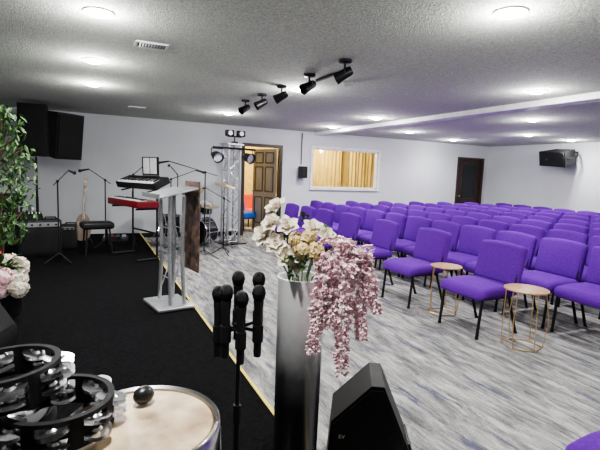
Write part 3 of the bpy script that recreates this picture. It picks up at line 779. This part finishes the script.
M['micbody']=mat('mic_body',(.014,.014,.015),.35,.1); M['micgrille']=mat('mic_grille',(.028,.028,.03),.45,.8,c2=(.008,.008,.008),scale=500,bump=.4,bscale=600)
mm=None; Rz=Matrix.Rotation(R(-25),3,'Z')
for (x,y,z) in mics:
    v=Rz@Vector((x,y,0)); loc=(MX+v.x,MY+v.y,SH+.745+z)
    if mm is None:
        mm=root('wireless_microphone','black handheld wireless microphone upright in the holder','microphone',loc,0,'handheld microphones in the stand')
        k=.90
        b=MB(); b.lathe([(0,0),(.0145*k,0),(.0155*k,.01),(.0160*k,.06),(.0162*k,.12),(.0175*k,.17),(.0205*k,.20),(.0205*k,.205),(0,.205)],24); b.obj('handle','micbody',parent=mm)
        b=MB(); b.lathe([(0,.205),(.018*k,.205),(.0245*k,.216),(.0265*k,.228),(.0265*k,.236),(.024*k,.247),(.017*k,.257),(.008*k,.261),(0,.262)],24); b.obj('grille','micgrille',parent=mm)
        b=MB(); b.lathe([(.0255*k,.229),(.0278*k,.229),(.0278*k,.235),(.0255*k,.235)],24,closed=True); b.obj('grille_band','black',parent=mm)
    else: dup(mm,loc,rot=(0,0,random.uniform(0,3)))

# ---------------------------------------------------------------- stage monitor on the carpet
r=root('floor_monitor','black powered wedge loudspeaker standing on the striped carpet','speaker',(1.29,1.80,0),R(-31))
poly=[(-.22,0),(.225,0),(.23,.08),(.045,.505),(-.015,.505),(-.20,.31)]
b=MB(); b.prism(poly,'y',-.14,.14)
b.obj('cabinet','black',parent=r)
cx,cz=0.0,.26
b=MB(); b.prism([((x-cx)*.93+cx,(z-cz)*.93+cz) for x,z in poly],'y',-.152,-.138); b.obj('grille','grille',parent=r)
b=MB(); b.box((.185,0,.185),(.02,.18,.03),e=(0,R(-22),0)); b.obj('handle','blackmetal',parent=r)
text_mesh('logo','EV',.028,'keys',r,(-.145,-.1535,.235),(R(90),0,0),'small white lettering on the grille')

# ---------------------------------------------------------------- congas
def conga(loc,rad,h,lab,mskin,rz=0,rimm='chrome'):
    r=root('conga_drum',lab,'drum',loc,rz)
    b=MB(); z0=.12
    b.lathe([(0,z0),(rad*.72,z0),(rad*.85,z0+h*.2),(rad*1.05,z0+h*.5),(rad*1.04,z0+h*.7),(rad*.98,h-.03),(rad*.97,h-.012),(0,h-.012)],48); b.obj('shell','black',parent=r)
    b=MB(); b.lathe([(0,h-.004),(rad*.9,h-.004),(rad*.965,h-.007),(rad,h-.02),(rad,h-.035)],64); b.obj('drum_head',mskin,parent=r)
    b=MB(); b.lathe([(rad+.001,h-.05),(rad+.010,h-.05),(rad+.012,h-.03),(rad+.011,h-.004),(rad+.007,h+.001),(rad+.001,h-.004)],64,closed=True); b.obj('rim',rimm,parent=r)
    for i in range(6):
        a=2*math.pi*i/6; c,s_=math.cos(a),math.sin(a)
        b=MB(); b.cyl(((rad+.015)*c,(rad+.015)*s_,h-.05),((rad+.019)*c,(rad+.019)*s_,h-.16),.004,seg=8); b.box(((rad+.012)*c,(rad+.012)*s_,h-.17),(.03,.02,.03),e=(0,0,a)); b.obj('tuning_lug','chrome',parent=r)
    for i in range(3):
        a=2*math.pi*i/3+.6; b=MB(); b.tube([(rad*.95*math.cos(a),rad*.95*math.sin(a),.35),(rad*1.1*math.cos(a),rad*1.1*math.sin(a),.012)],.01); b.obj('stand_leg','chrome',parent=r)
    return r
conga((.094,.935,SH),.150,.87,'black conga drum with a worn tan skin head','skin')
M['darkskin']=mat('dark_drum_head',(.02,.018,.017),.6)
conga((-.21,1.10,SH),.125,.86,'black conga drum carrying two tambourines','darkskin',.5,'blackmetal')

M['tambframe']=mat('matte_black_plastic',(.010,.010,.011),.7,spec=.2)
def tambourine(loc,rot,rad,lab,h=.062):
    r=root('tambourine',lab,'tambourine',loc,rot=rot,group='black tambourines')
    b=MB(); t=.012
    for (za,zb) in ((0,.008),(h/2-.003,h/2+.003),(h-.008,h)):
        b.lathe([(rad-t,za),(rad,za),(rad,zb),(rad-t,zb)],56,closed=True)
    n=8
    for i in range(n):
        a0=2*math.pi*i/n; 
        for k in range(3):
            a=a0+(k-1)*.055; b.box(((rad-t/2)*math.cos(a),(rad-t/2)*math.sin(a),h/2),(t,.0135,h-.002),e=(0,0,a))
    b.obj('frame','tambframe',parent=r)
    for i in range(n):
        a=2*math.pi*(i+.5)/n
        for z in (h*.30,h*.70):
            b=MB()
            for k,dz in enumerate((-.0045,.0045)):
                s_=1 if k else -1
                b.lathe([(0,dz+s_*.0045),(.009,dz+s_*.0045),(.014,dz),(.029,dz),(.030,dz+.0007)],20)
            b.cyl((0,0,-h*.14),(0,0,h*.14),.0012,seg=6)
            b.obj('jingle','chrome',parent=r,loc=((rad-.006)*math.cos(a),(rad-.006)*math.sin(a),z),rot=(R(random.uniform(-14,14)),R(random.uniform(-14,14)),0))
    return r
tambourine((-.062,.970,SH+.873),(0,0,.35),.104,'black tambourine with silver jingles resting on the drums')
tambourine((-.155,1.015,SH+.938),(R(-3),R(-2),.62),.102,'black tambourine with silver jingles stacked on another')
r=root('egg_shaker','black egg shaker resting on the drum skin','shaker',(.105,1.015,SH+.887),R(30))
b=MB(); b.sph((0,0,0),.02,(1.25,1,1),seg=20,rings=14); b.obj('shaker_shell','micbody',parent=r)

# ---------------------------------------------------------------- world & camera
w=bpy.data.worlds.new('world'); bpy.context.scene.world=w; w.use_nodes=True
w.node_tree.nodes['Background'].inputs[0].default_value=(.5,.5,.55,1); w.node_tree.nodes['Background'].inputs[1].default_value=.2
cam=bpy.data.cameras.new('camera'); co=bpy.data.objects.new('camera',cam); COL.objects.link(co)
cam.sensor_width=36; cam.lens=27; cam.clip_start=.02
Mx=Matrix.Rotation(R(-25.2),4,'Z')@Matrix.Rotation(R(90-6.6),4,'X')@Matrix.Rotation(.04,4,'Z')
co.matrix_world=Matrix.Translation((0,0,1.5))@Mx
bpy.context.scene.camera=co
